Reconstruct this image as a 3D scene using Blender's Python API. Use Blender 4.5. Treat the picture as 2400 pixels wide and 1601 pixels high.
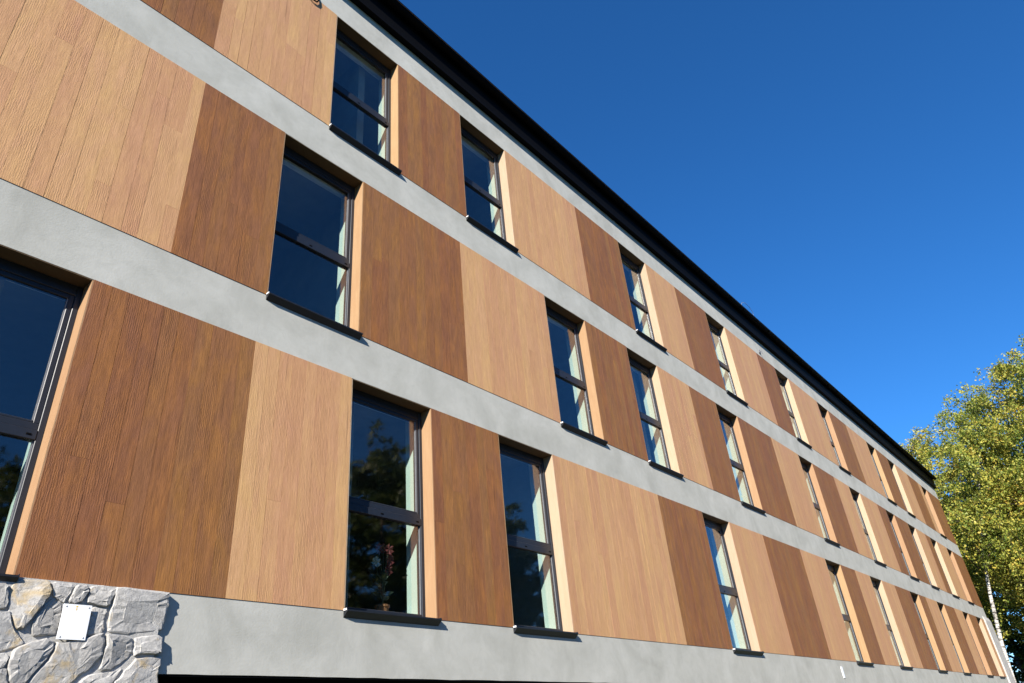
import bpy, bmesh, math, random
import numpy as np
from mathutils import Vector, Matrix

random.seed(7)
rng = np.random.default_rng(11)
for o in list(bpy.data.objects):
    bpy.data.objects.remove(o)
scene = bpy.context.scene
C = scene.collection
EYE = 1.6                                   # eye height above the ground

# ------------------------------------------------------------------ camera
cam_d = bpy.data.cameras.new("camera")
cam_d.sensor_width = 36.0
cam_d.lens = 1647.5 / 2400 * 36.0
cam_d.clip_end = 4000
cam = bpy.data.objects.new("camera", cam_d)
C.objects.link(cam)
yaw, pitch, roll = 0.9140869, 0.5362363, -0.0994292
fw = Vector((math.sin(yaw) * math.cos(pitch), math.cos(yaw) * math.cos(pitch), math.sin(pitch)))
rt = Vector((math.cos(yaw), -math.sin(yaw), 0))
up = rt.cross(fw)
r2 = rt * math.cos(roll) + up * math.sin(roll)
u2 = -rt * math.sin(roll) + up * math.cos(roll)
M = Matrix((r2, u2, -fw)).transposed().to_4x4()
M.translation = Vector((0, -5.589, EYE))
cam.matrix_world = M
scene.camera = cam

# ------------------------------------------------------------------ sky, sun, exposure
SUN = Vector((-2.4, -1.0, 1.43)).normalized()        # towards the sun
elev = math.asin(SUN.z)
azim = math.atan2(SUN.x, SUN.y)
world = bpy.data.worlds.new("World")
scene.world = world
world.use_nodes = True
wn = world.node_tree.nodes
wl = world.node_tree.links
sky = wn.new("ShaderNodeTexSky")
sky.sky_type = 'NISHITA'
sky.sun_disc = False
sky.sun_elevation = elev
sky.sun_rotation = azim % (2 * math.pi)
sky.air_density = 1.0
sky.dust_density = 0.0
sky.ozone_density = 10.0
sky.altitude = 600
bg = wn["Background"]
bg.inputs[1].default_value = 0.086
hs = wn.new('ShaderNodeHueSaturation')           # the clear autumn air of the photograph: a deeper blue all over
hs.inputs['Saturation'].default_value = 1.10
wl.new(sky.outputs[0], hs.inputs['Color'])
wl.new(hs.outputs[0], bg.inputs[0])

sun_d = bpy.data.lights.new("sun", 'SUN')
sun_d.energy = 5.0
sun_d.angle = math.radians(0.5)
sun_d.color = (1.0, 0.93, 0.83)
sun = bpy.data.objects.new("sun", sun_d)
C.objects.link(sun)
sun.rotation_euler = SUN.to_track_quat('Z', 'Y').to_euler()
sun.location = SUN * 60

scene.view_settings.view_transform = 'Standard'
scene.view_settings.look = 'None'
scene.view_settings.gamma = 1.0
scene.view_settings.use_curve_mapping = False
scene.view_settings.exposure = 1.18


# ------------------------------------------------------------------ helpers
def tag(o, label=None, cat=None, group=None, kind=None):
    if label: o["label"] = label
    if cat: o["category"] = cat
    if group: o["group"] = group
    if kind: o["kind"] = kind
    return o


def mesh_obj(name, verts, faces, mats, parent=None, smooth=False, fmat=None):
    me = bpy.data.meshes.new(name)
    me.from_pydata(verts, [], faces)
    for m in (mats if isinstance(mats, (list, tuple)) else [mats]):
        me.materials.append(m)
    if fmat is not None:
        me.polygons.foreach_set("material_index", fmat)
    if smooth:
        me.polygons.foreach_set("use_smooth", [True] * len(me.polygons))
    me.update()
    o = bpy.data.objects.new(name, me)
    C.objects.link(o)
    o.parent = parent
    return o


def empty(name, loc=(0, 0, 0)):
    o = bpy.data.objects.new(name, None)
    o.empty_display_size = 0.2
    o.location = loc
    C.objects.link(o)
    return o


class MB:
    """collects boxes and tubes into one mesh"""
    def __init__(s):
        s.v = []; s.f = []; s.m = []

    def add(s, v, f, mi=0):
        n = len(s.v)
        s.v += [tuple(p) for p in v]
        s.f += [tuple(i + n for i in q) for q in f]
        s.m += [mi] * len(f)

    def box(s, x0, x1, y0, y1, z0, z1, mi=0):
        v = [(x0, y0, z0), (x1, y0, z0), (x1, y1, z0), (x0, y1, z0),
             (x0, y0, z1), (x1, y0, z1), (x1, y1, z1), (x0, y1, z1)]
        f = [(0, 3, 2, 1), (4, 5, 6, 7), (0, 1, 5, 4), (1, 2, 6, 5), (2, 3, 7, 6), (3, 0, 4, 7)]
        s.add(v, f, mi)

    def cbox(s, x0, x1, y0, y1, z0, z1, c=0.003, mi=0):
        """box whose front (y0) face has a chamfered rim"""
        v = [(x0, y1, z0), (x1, y1, z0), (x1, y1, z1), (x0, y1, z1),
             (x0, y0 + c, z0), (x1, y0 + c, z0), (x1, y0 + c, z1), (x0, y0 + c, z1),
             (x0 + c, y0, z0 + c), (x1 - c, y0, z0 + c), (x1 - c, y0, z1 - c), (x0 + c, y0, z1 - c)]
        f = [(0, 3, 2, 1)]
        for i in range(4):
            j = (i + 1) % 4
            f.append((i, j, 4 + j, 4 + i))
            f.append((4 + i, 4 + j, 8 + j, 8 + i))
        f.append((8, 9, 10, 11))
        s.add(v, f, mi)

    def prism(s, prof, x0, x1, mi=0):
        """(y,z) profile, extruded along x"""
        n = len(prof)
        v = [(x0, y, z) for y, z in prof] + [(x1, y, z) for y, z in prof]
        f = [tuple(range(n)), tuple(range(2 * n - 1, n - 1, -1))]
        for i in range(n):
            j = (i + 1) % n
            f.append((i, n + i, n + j, j))
        s.add(v, f, mi)

    def tube(s, pts, radii, sides=6, mi=0, cap=True):
        pts = [Vector(p) for p in pts]
        n0 = len(s.v)
        prev = None
        for i, p in enumerate(pts):
            d = (pts[min(i + 1, len(pts) - 1)] - pts[max(i - 1, 0)]).normalized()
            if prev is None:
                a = d.orthogonal().normalized()
            else:
                a = (prev - d * prev.dot(d)).normalized()
            prev = a
            b = d.cross(a)
            r = radii[i] if hasattr(radii, '__len__') else radii
            for k in range(sides):
                t = 2 * math.pi * k / sides
                s.v.append(tuple(p + (a * math.cos(t) + b * math.sin(t)) * r))
        for i in range(len(pts) - 1):
            for k in range(sides):
                k2 = (k + 1) % sides
                s.f.append((n0 + i * sides + k, n0 + i * sides + k2, n0 + (i + 1) * sides + k2, n0 + (i + 1) * sides + k))
                s.m.append(mi)
        if cap:
            s.f.append(tuple(n0 + k for k in reversed(range(sides)))); s.m.append(mi)
            e = n0 + (len(pts) - 1) * sides
            s.f.append(tuple(e + k for k in range(sides))); s.m.append(mi)

    def build(s, name, mats, parent=None, smooth=False):
        return mesh_obj(name, s.v, s.f, mats, parent, smooth, s.m)


# ------------------------------------------------------------------ materials
def new_mat(name):
    m = bpy.data.materials.new(name)
    m.use_nodes = True
    nt = m.node_tree
    return m, nt, nt.nodes, nt.links, nt.nodes["Principled BSDF"]


def ramp(nodes, stops):
    r = nodes.new("ShaderNodeValToRGB")
    while len(r.color_ramp.elements) < len(stops):
        r.color_ramp.elements.new(0.5)
    for e, (p, c) in zip(r.color_ramp.elements, stops):
        e.position = p
        e.color = (*c, 1) if len(c) == 3 else c
    return r


def noise(nodes, links, vec, scale, detail=4, rough=0.55, dist=0.0):
    n = nodes.new("ShaderNodeTexNoise")
    n.inputs["Scale"].default_value = scale
    n.inputs["Detail"].default_value = detail
    n.inputs["Roughness"].default_value = rough
    n.inputs["Distortion"].default_value = dist
    if vec is not None:
        links.new(vec, n.inputs["Vector"])
    return n


def vmath(nodes, links, op, a, b=None):
    n = nodes.new("ShaderNodeVectorMath")
    n.operation = op
    for i, x in enumerate((a, b)):
        if x is None: continue
        if isinstance(x, (tuple, list)): n.inputs[i].default_value = x
        else: links.new(x, n.inputs[i])
    return n


def fmath(nodes, links, op, a, b=None, c=None):
    n = nodes.new("ShaderNodeMath")
    n.operation = op
    for i, x in enumerate((a, b, c)):
        if x is None: continue
        if isinstance(x, (int, float)): n.inputs[i].default_value = x
        else: links.new(x, n.inputs[i])
    return n.outputs[0]


def mixc(nodes, links, fac, a, b, mode='MIX'):
    n = nodes.new("ShaderNodeMix")
    n.data_type = 'RGBA'
    n.blend_type = mode
    for sock, x in ((n.inputs[0], fac), (n.inputs[6], a), (n.inputs[7], b)):
        if isinstance(x, (int, float)): sock.default_value = x
        elif isinstance(x, (tuple, list)): sock.default_value = (*x, 1) if len(x) == 3 else x
        else: links.new(x, sock)
    return n.outputs[2]


def wood_mat(name, base, dark, warm, grain=1.0, boards=False, tone=0.055):
    """wood-imprint cladding: vertical grain on world position, tone differs board by board"""
    m, nt, N, L, P = new_mat(name)
    geo = N.new("ShaderNodeNewGeometry")
    oi = N.new("ShaderNodeObjectInfo")
    if boards:
        # boards too far off to be built singly: the column index plays the board's own random number
        sx = N.new("ShaderNodeSeparateXYZ"); L.new(geo.outputs["Position"], sx.inputs[0])
        col = fmath(N, L, 'FLOOR', fmath(N, L, 'DIVIDE', sx.outputs[0], 0.155))
        wnz = N.new("ShaderNodeTexWhiteNoise"); wnz.noise_dimensions = '1D'
        L.new(col, wnz.inputs["W"])
        rnd = wnz.outputs["Value"]
    else:
        rnd = oi.outputs["Random"]
    cmb = N.new("ShaderNodeCombineXYZ")
    L.new(fmath(N, L, 'MULTIPLY', rnd, 37.0), cmb.inputs[2])
    L.new(fmath(N, L, 'MULTIPLY', rnd, 11.0), cmb.inputs[0])
    pos = vmath(N, L, 'ADD', geo.outputs["Position"], cmb.outputs[0]).outputs[0]
    v1 = vmath(N, L, 'MULTIPLY', pos, (1.0, 1.0, 0.11)).outputs[0]
    v2 = vmath(N, L, 'MULTIPLY', pos, (1.0, 1.0, 0.045)).outputs[0]
    v3 = vmath(N, L, 'MULTIPLY', pos, (1.0, 1.0, 0.33)).outputs[0]
    n1 = noise(N, L, v1, 24, 6, 0.62, 0.5)         # soft streaks
    n2 = noise(N, L, v2, 170, 4, 0.7, 0.5)         # fine grain
    n3 = noise(N, L, v3, 5.0, 5, 0.62, 0.5)        # broad patches
    n5 = noise(N, L, vmath(N, L, 'MULTIPLY', pos, (1.0, 1.0, 0.022)).outputs[0], 34, 3, 0.55, 0.5)         # dark checks
    n6 = noise(N, L, v3, 2.6, 2, 0.5)              # where the flame grain shows
    wv = N.new("ShaderNodeTexWave")
    wv.wave_type = 'BANDS'; wv.bands_direction = 'X'
    wv.inputs["Scale"].default_value = 19.0
    wv.inputs["Distortion"].default_value = 5.5
    wv.inputs["Detail"].default_value = 3.0
    wv.inputs["Detail Scale"].default_value = 3.2
    L.new(v3, wv.inputs["Vector"])
    n7 = noise(N, L, vmath(N, L, 'MULTIPLY', pos, (1.0, 1.0, 0.09)).outputs[0], 80, 3, 0.6, 0.8)
    r7 = ramp(N, [(0.46, (0, 0, 0)), (0.70, (1, 1, 1))]); L.new(n7.outputs[0], r7.inputs[0])
    r1 = ramp(N, [(0.30, (0, 0, 0)), (0.72, (1, 1, 1))]); L.new(n1.outputs[0], r1.inputs[0])
    r2_ = ramp(N, [(0.38, (0, 0, 0)), (0.70, (1, 1, 1))]); L.new(n2.outputs[0], r2_.inputs[0])
    r3 = ramp(N, [(0.40, (0, 0, 0)), (0.66, (1, 1, 1))]); L.new(n3.outputs[0], r3.inputs[0])
    r5 = ramp(N, [(0.66, (0, 0, 0)), (0.76, (1, 1, 1))]); L.new(n5.outputs[0], r5.inputs[0])
    r6 = ramp(N, [(0.42, (0.1, 0.1, 0.1)), (0.60, (1, 1, 1))]); L.new(n6.outputs[0], r6.inputs[0])
    c = mixc(N, L, fmath(N, L, 'MULTIPLY', r3.outputs[0], 0.85), base, warm)
    c = mixc(N, L, fmath(N, L, 'MULTIPLY', r1.outputs[0], 0.46), c, dark)
    c = mixc(N, L, fmath(N, L, 'MULTIPLY', r2_.outputs[0], 0.34 * grain), c, dark)
    c = mixc(N, L, fmath(N, L, 'MULTIPLY', r7.outputs[0], 0.36 * grain), c, dark)
    flame = fmath(N, L, 'MULTIPLY', wv.outputs["Fac"], r6.outputs[0])
    c = mixc(N, L, fmath(N, L, 'MULTIPLY', flame, 0.30 * grain), c, dark)
    c = mixc(N, L, fmath(N, L, 'MULTIPLY', r5.outputs[0], 0.62 * grain), c, tuple(x * 0.55 for x in dark))
    # board to board
    val = fmath(N, L, 'MULTIPLY_ADD', rnd, 2 * tone, 1 - tone)
    hsv = N.new("ShaderNodeHueSaturation")
    L.new(c, hsv.inputs["Color"]); L.new(val, hsv.inputs["Value"])
    L.new(fmath(N, L, 'MULTIPLY_ADD', rnd, 0.012, 0.494), hsv.inputs["Hue"])
    L.new(hsv.outputs[0], P.inputs["Base Color"])
    P.inputs["Roughness"].default_value = 0.62
    P.inputs["Specular IOR Level"].default_value = 0.3
    b = N.new("ShaderNodeBump")
    b.inputs["Strength"].default_value = 0.5 * grain
    b.inputs["Distance"].default_value = 0.004
    h = fmath(N, L, 'ADD', fmath(N, L, 'MULTIPLY', n2.outputs[0], 0.8), fmath(N, L, 'ADD', fmath(N, L, 'MULTIPLY', flame, 0.45), fmath(N, L, 'MULTIPLY', n7.outputs[0], -0.8)))
    h = fmath(N, L, 'SUBTRACT', h, fmath(N, L, 'MULTIPLY', r5.outputs[0], 0.5))
    if boards:
        fr = fmath(N, L, 'FRACT', fmath(N, L, 'DIVIDE', sx.outputs[0], 0.155))
        edge = fmath(N, L, 'ABSOLUTE', fmath(N, L, 'SUBTRACT', fr, 0.5))
        gr = fmath(N, L, 'GREATER_THAN', edge, 0.478)
        h = fmath(N, L, 'SUBTRACT', h, fmath(N, L, 'MULTIPLY', gr, 0.8))
    L.new(h, b.inputs["Height"])
    L.new(b.outputs[0], P.inputs["Normal"])
    return m


def stucco_mat(name, c0, c1, c2, scale=1.0, bump=0.25, rough=0.85, streaks=True):
    m, nt, N, L, P = new_mat(name)
    geo = N.new("ShaderNodeNewGeometry")
    n1 = noise(N, L, geo.outputs["Position"], 1.6 * scale, 6, 0.62, 0.5)
    n2 = noise(N, L, geo.outputs["Position"], 55 * scale, 4, 0.6)
    n3 = noise(N, L, geo.outputs["Position"], 7 * scale, 5, 0.7, 0.8)
    r = ramp(N, [(0.30, c1), (0.52, c0), (0.75, c2)])
    L.new(n1.outputs[0], r.inputs[0])
    r3 = ramp(N, [(0.45, (0, 0, 0)), (0.75, (1, 1, 1))]); L.new(n3.outputs[0], r3.inputs[0])
    c = mixc(N, L, fmath(N, L, 'MULTIPLY', r3.outputs[0], 0.45), r.outputs[0], c1)
    if streaks:
        vs = vmath(N, L, 'MULTIPLY', geo.outputs["Position"], (1, 1, 0.08)).outputs[0]
        n4 = noise(N, L, vs, 5, 5, 0.7)
        r4 = ramp(N, [(0.50, (0, 0, 0)), (0.78, (1, 1, 1))]); L.new(n4.outputs[0], r4.inputs[0])
        c = mixc(N, L, fmath(N, L, 'MULTIPLY', r4.outputs[0], 0.30), c, c2)
    L.new(c, P.inputs["Base Color"])
    P.inputs["Roughness"].default_value = rough
    P.inputs["Specular IOR Level"].default_value = 0.25
    b = N.new("ShaderNodeBump"); b.inputs["Strength"].default_value = bump; b.inputs["Distance"].default_value = 0.004
    L.new(fmath(N, L, 'ADD', n2.outputs[0], fmath(N, L, 'MULTIPLY', n3.outputs[0], 1.5)), b.inputs["Height"])
    L.new(b.outputs[0], P.inputs["Normal"])
    return m


def plain_mat(name, col, rough=0.5, metallic=0.0, spec=0.5, var=0.15, scale=20):
    m, nt, N, L, P = new_mat(name)
    geo = N.new("ShaderNodeNewGeometry")
    n = noise(N, L, geo.outputs["Position"], scale, 4, 0.6)
    lo = tuple(x * (1 - var) for x in col); hi = tuple(min(1, x * (1 + var)) for x in col)
    r = ramp(N, [(0.35, lo), (0.65, hi)]); L.new(n.outputs[0], r.inputs[0])
    L.new(r.outputs[0], P.inputs["Base Color"])
    P.inputs["Roughness"].default_value = rough
    P.inputs["Metallic"].default_value = metallic
    P.inputs["Specular IOR Level"].default_value = spec
    return m


def glass_mat():
    """coated double glazing: mirror share by Schlick, the rest passes straight through, faintly green"""
    m, nt, N, L, P = new_mat("window_glass")
    N.remove(P)
    geo = N.new("ShaderNodeNewGeometry")
    d = N.new("ShaderNodeVectorMath"); d.operation = 'DOT_PRODUCT'
    L.new(geo.outputs["Incoming"], d.inputs[0]); L.new(geo.outputs["Normal"], d.inputs[1])
    c = fmath(N, L, 'ABSOLUTE', d.outputs["Value"])
    k = fmath(N, L, 'POWER', fmath(N, L, 'SUBTRACT', 1.0, c), 5.0)
    R0 = 0.095
    fac = fmath(N, L, 'MULTIPLY_ADD', k, 1 - R0, R0)
    tr = N.new("ShaderNodeBsdfTransparent"); tr.inputs[0].default_value = (0.82, 0.89, 0.87, 1)
    gl = N.new("ShaderNodeBsdfGlossy"); gl.inputs["Roughness"].default_value = 0.03
    L.new(mixc(N, L, fmath(N, L, 'MINIMUM', fmath(N, L, 'MULTIPLY', k, 6.0), 1.0), (1.0, 0.78, 0.76), (0.96, 0.97, 1.0)), gl.inputs[0])   # warm coating, neutral at a grazing look
    # panes are never dead flat
    n = noise(N, L, geo.outputs["Position"], 1.3, 2, 0.5)
    b = N.new("ShaderNodeBump"); b.inputs["Strength"].default_value = 0.035; b.inputs["Distance"].default_value = 0.05
    L.new(n.outputs[0], b.inputs["Height"]); L.new(b.outputs[0], gl.inputs["Normal"])
    mx = N.new("ShaderNodeMixShader")
    L.new(fac, mx.inputs[0]); L.new(tr.outputs[0], mx.inputs[1]); L.new(gl.outputs[0], mx.inputs[2])
    L.new(mx.outputs[0], N["Material Output"].inputs[0])
    return m


def stone_mat(name, ochre):
    m, nt, N, L, P = new_mat(name)
    geo = N.new("ShaderNodeNewGeometry"); oi = N.new("ShaderNodeObjectInfo")
    sh = N.new("ShaderNodeCombineXYZ")
    L.new(fmath(N, L, 'MULTIPLY', oi.outputs["Random"], 53.0), sh.inputs[1])
    pos = vmath(N, L, 'ADD', geo.outputs["Position"], sh.outputs[0]).outputs[0]
    n1 = noise(N, L, vmath(N, L, 'MULTIPLY', pos, (1.0, 1.0, 1.8)).outputs[0], 11, 8, 0.70, 0.9)
    n2 = noise(N, L, pos, 55, 8, 0.72, 0.4)
    n3 = noise(N, L, pos, 4.0, 5, 0.6, 0.8)
    n4 = noise(N, L, pos, 26, 6, 0.7, 1.2)
    r = ramp(N, [(0.33, (0.19, 0.187, 0.183)), (0.45, (0.325, 0.318, 0.305)), (0.57, (0.42, 0.41, 0.39)), (0.72, (0.56, 0.545, 0.52))])
    L.new(fmath(N, L, 'ADD', fmath(N, L, 'MULTIPLY', n1.outputs[0], 0.6), fmath(N, L, 'MULTIPLY', n4.outputs[0], 0.4)), r.inputs[0])
    ry = ramp(N, [(ochre, (0, 0, 0)), (ochre + 0.09, (1, 1, 1))]); L.new(n3.outputs[0], ry.inputs[0])
    c = mixc(N, L, fmath(N, L, 'MULTIPLY', ry.outputs[0], 0.6), r.outputs[0], (0.45, 0.32, 0.13))
    rd = ramp(N, [(0.60, (0, 0, 0)), (0.75, (1, 1, 1))]); L.new(n2.outputs[0], rd.inputs[0])
    c = mixc(N, L, fmath(N, L, 'MULTIPLY', rd.outputs[0], 0.5), c, (0.56, 0.55, 0.52))
    hsv = N.new("ShaderNodeHueSaturation"); L.new(c, hsv.inputs["Color"])
    L.new(fmath(N, L, 'MULTIPLY_ADD', oi.outputs["Random"], 0.35, 0.85), hsv.inputs["Value"])
    L.new(hsv.outputs[0], P.inputs["Base Color"])
    P.inputs["Roughness"].default_value = 0.85
    b = N.new("ShaderNodeBump"); b.inputs["Strength"].default_value = 0.8; b.inputs["Distance"].default_value = 0.0065
    L.new(fmath(N, L, 'ADD', n4.outputs[0], fmath(N, L, 'MULTIPLY', n2.outputs[0], 0.5)), b.inputs["Height"])
    L.new(b.outputs[0], P.inputs["Normal"])
    return m


def leaf_mat(name, stops, transl=0.35):
    m, nt, N, L, P = new_mat(name)
    geo = N.new("ShaderNodeNewGeometry")
    n = noise(N, L, geo.outputs["Position"], 0.55, 3, 0.6)
    t = fmath(N, L, 'ADD', fmath(N, L, 'MULTIPLY', geo.outputs["Random Per Island"], 0.62), fmath(N, L, 'MULTIPLY_ADD', n.outputs[0], 1.3, -0.45))
    r = ramp(N, stops); L.new(t, r.inputs[0])
    L.new(r.outputs[0], P.inputs["Base Color"])
    P.inputs["Roughness"].default_value = 0.5
    P.inputs["Specular IOR Level"].default_value = 0.3
    tl = N.new("ShaderNodeBsdfTranslucent"); L.new(r.outputs[0], tl.inputs[0])
    mx = N.new("ShaderNodeMixShader"); mx.inputs[0].default_value = transl
    L.new(P.outputs[0], mx.inputs[1]); L.new(tl.outputs[0], mx.inputs[2])
    L.new(mx.outputs[0], N["Material Output"].inputs[0])
    return m


def bark_mat(name, pale, mark, amount):
    m, nt, N, L, P = new_mat(name)
    geo = N.new("ShaderNodeNewGeometry")
    v = vmath(N, L, 'MULTIPLY', geo.outputs["Position"], (1, 1, 5.0)).outputs[0]
    n = noise(N, L, v, 2.2, 5, 0.7, 0.5)
    r = ramp(N, [(amount - 0.06, pale), (amount + 0.05, mark)]); L.new(n.outputs[0], r.inputs[0])
    L.new(r.outputs[0], P.inputs["Base Color"])
    P.inputs["Roughness"].default_value = 0.8
    b = N.new("ShaderNodeBump"); b.inputs["Strength"].default_value = 0.5; b.inputs["Distance"].default_value = 0.02
    L.new(n.outputs[0], b.inputs["Height"]); L.new(b.outputs[0], P.inputs["Normal"])
    return m


def ground_mat(name, a, b_, scale):
    m, nt, N, L, P = new_mat(name)
    geo = N.new("ShaderNodeNewGeometry")
    n = noise(N, L, geo.outputs["Position"], scale, 8, 0.7)
    r = ramp(N, [(0.35, a), (0.65, b_)]); L.new(n.outputs[0], r.inputs[0])
    L.new(r.outputs[0], P.inputs["Base Color"])
    P.inputs["Roughness"].default_value = 0.9
    b = N.new("ShaderNodeBump"); b.inputs["Strength"].default_value = 0.6; b.inputs["Distance"].default_value = 0.03
    L.new(n.outputs[0], b.inputs["Height"]); L.new(b.outputs[0], P.inputs["Normal"])
    return m


LIGHT = ((0.56, 0.317, 0.172), (0.33, 0.175, 0.082), (0.595, 0.360, 0.160))
DARK = ((0.290, 0.129, 0.055), (0.098, 0.041, 0.016), (0.375, 0.165, 0.042))
MAT = {
    'plankL': wood_mat("light_wood_board", *LIGHT),
    'plankD': wood_mat("dark_wood_board", *DARK, tone=0.045),
    'farL': wood_mat("light_wood_panel", *LIGHT, boards=True, tone=0.04),
    'farD': wood_mat("dark_wood_panel", *DARK, boards=True, tone=0.05),
    'jambL': wood_mat("pale_smooth_reveal", (0.415, 0.325, 0.228), (0.34, 0.235, 0.145), (0.44, 0.35, 0.245), grain=0.75, tone=0.04),
    'jambD': wood_mat("tan_smooth_reveal", (0.345, 0.222, 0.120), (0.265, 0.145, 0.070), (0.365, 0.245, 0.135), grain=0.75, tone=0.04),
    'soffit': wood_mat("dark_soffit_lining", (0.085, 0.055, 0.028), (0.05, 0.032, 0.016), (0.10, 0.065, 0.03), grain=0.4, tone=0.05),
    'joint': plain_mat("dark_joint_backing", (0.09, 0.05, 0.028), 0.9, spec=0.1),
    'band': stucco_mat("grey_stucco", (0.412, 0.415, 0.383), (0.335, 0.338, 0.307), (0.475, 0.478, 0.445)),
    'wall': stucco_mat("raw_wall", (0.35, 0.35, 0.34), (0.30, 0.30, 0.29), (0.4, 0.4, 0.4)),
    'frame': plain_mat("anthracite_frame", (0.013, 0.017, 0.026), 0.42, spec=0.4, var=0.08),
    'sash': plain_mat("grey_gasket_edge", (0.16, 0.165, 0.18), 0.35, var=0.08),
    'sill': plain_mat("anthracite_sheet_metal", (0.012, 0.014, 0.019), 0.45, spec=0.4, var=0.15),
    'endcap': plain_mat("pale_end_cap", (0.62, 0.64, 0.66), 0.4),
    'black': plain_mat("black_painted_metal", (0.0022, 0.0022, 0.0026), 0.6, spec=0.06, var=0.2),
    'bead': plain_mat("brown_metal_bead", (0.035, 0.022, 0.015), 0.5, var=0.4, scale=3),
    'roof': plain_mat("black_roof_sheet", (0.006, 0.006, 0.007), 0.6, spec=0.15, var=0.2),
    'glass': glass_mat(),
    'white': stucco_mat("white_plaster", (0.78, 0.80, 0.77), (0.72, 0.74, 0.71), (0.82, 0.83, 0.81), bump=0.1, streaks=False),
    'room': plain_mat("dim_room_paint", (0.30, 0.29, 0.28), 0.9, spec=0.1, scale=2),
    'stone': stone_mat("grey_quarry_stone", 0.60),
    'ochre': stone_mat("ochre_stained_stone", 0.50),
    'mortar': stucco_mat("pale_mortar", (0.42, 0.415, 0.40), (0.34, 0.335, 0.32), (0.52, 0.51, 0.5), scale=4, bump=0.9),
    'plate': plain_mat("white_enamel", (0.82, 0.84, 0.87), 0.3, var=0.02),
    'yellow': plain_mat("yellow_print", (0.75, 0.48, 0.05), 0.4, var=0.05),
    'steel': plain_mat("dull_steel", (0.35, 0.35, 0.36), 0.35, metallic=0.8),
    'birchleaf': leaf_mat("birch_leaf", [(0.03, (0.055, 0.105, 0.017)), (0.28, (0.155, 0.21, 0.036)), (0.56, (0.33, 0.345, 0.060)), (0.80, (0.50, 0.43, 0.075)), (0.97, (0.54, 0.32, 0.05))]),
    'darkleaf': leaf_mat("dark_leaf", [(0.1, (0.02, 0.04, 0.010)), (0.5, (0.05, 0.09, 0.02)), (0.9, (0.12, 0.15, 0.03))], 0.35),
    'birchbark': bark_mat("birch_bark", (0.55, 0.53, 0.49), (0.04, 0.036, 0.03), 0.53),
    'darkbark': bark_mat("brown_bark", (0.10, 0.075, 0.05), (0.035, 0.025, 0.018), 0.5),
    'grass': ground_mat("mown_grass", (0.035, 0.06, 0.015), (0.09, 0.12, 0.035), 3.0),
    'asphalt': ground_mat("asphalt", (0.04, 0.04, 0.042), (0.06, 0.06, 0.06), 12.0),
    'paving': ground_mat("concrete_paving", (0.11, 0.108, 0.10), (0.16, 0.155, 0.15), 6.0),
    'clay': plain_mat("terracotta", (0.42, 0.16, 0.08), 0.8),
    'redpetal': plain_mat("dull_red_petal", (0.20, 0.035, 0.04), 0.7),
    'whitepetal': plain_mat("pale_petal", (0.5, 0.5, 0.45), 0.7),
    'potleaf': plain_mat("pot_plant_leaf", (0.02, 0.03, 0.015), 0.7),
}

# ------------------------------------------------------------------ setting: ground
g = MB(); g.box(-900, 900, -900, 900, -0.5, -0.004); tag(g.build("ground", MAT['grass']), kind="structure")
g = MB(); g.box(-60, 60, -4.2, 0.0 - 1.3, -0.2, 0.12)
tag(g.build("pavement", MAT['paving']), kind="structure")
g = MB(); g.box(-300, 300, -14.0, -4.24, -0.2, 0.004)
tag(g.build("road", MAT['asphalt']), kind="structure")
g = MB()
for i in range(-40, 40):
    g.box(i * 6.0, i * 6.0 + 3.0, -9.2, -9.08, 0.0, 0.008)
tag(g.build("road_marking", MAT['plate']), kind="structure")

# unseen ridge added behind the viewer to cut low sky fill, west to south
nh, na = 9, 60
hv = []; hf = []
for i in range(na):
    a = math.radians(168 + (318 - 168) * i / (na - 1))
    fade = min(1, min(i, na - 1 - i) / 10)
    for j in range(nh):
        r = 120 + 30 * j
        prof_h = math.sin(math.pi * min(1, j / 5.0) * 0.5) if j < 6 else 1 - (j - 5) * 0.12
        hgt = (34 + 7 * math.sin(i * 0.55) + 4 * math.sin(i * 1.3 + 2) + rng.normal(0, 1.0)) * prof_h * fade - 0.4
        hv.append((math.cos(a) * r, math.sin(a) * r, hgt))
for i in range(na - 1):
    for j in range(nh - 1):
        q = i * nh + j
        hf.append((q, q + 1, q + nh + 1, q + nh))
tag(mesh_obj("sky_blocking_hills", hv, hf, MAT['grass'], None, True), kind="structure")

# ------------------------------------------------------------------ the building
ZA, ZB, ZC, ZD, ZE, ZF = (v + EYE for v in (1.334, 3.784, 4.3755, 6.776, 7.3755, 9.7417))
ZBASE = 0.768 + EYE          # underside of the lowest band
ZTOP = 10.36 + EYE           # where the wall meets the black fascia
XL, XR = -6.0, 42.1
DEPTH = 12.0
PF = -0.0055                 # face of the cladding, 8 mm proud of the stucco
RD = 0.158                   # depth of the window recess

bld = empty("apartment_building", (18, 6, 0))
tag(bld, "three-storey building clad in light and dark brown wood panels with grey bands and black eaves", "building")
bld_inv = Vector((-18, -6, 0))


def part(mb, name, mat, parent=None, smooth=False):
    """child of the building (or of one of its parts) built in world coordinates"""
    o = mb.build(name, mat, None, smooth)
    o.parent = parent or bld
    if parent is None:
        o.matrix_parent_inverse = Matrix.Translation(bld_inv)
    return o


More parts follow.
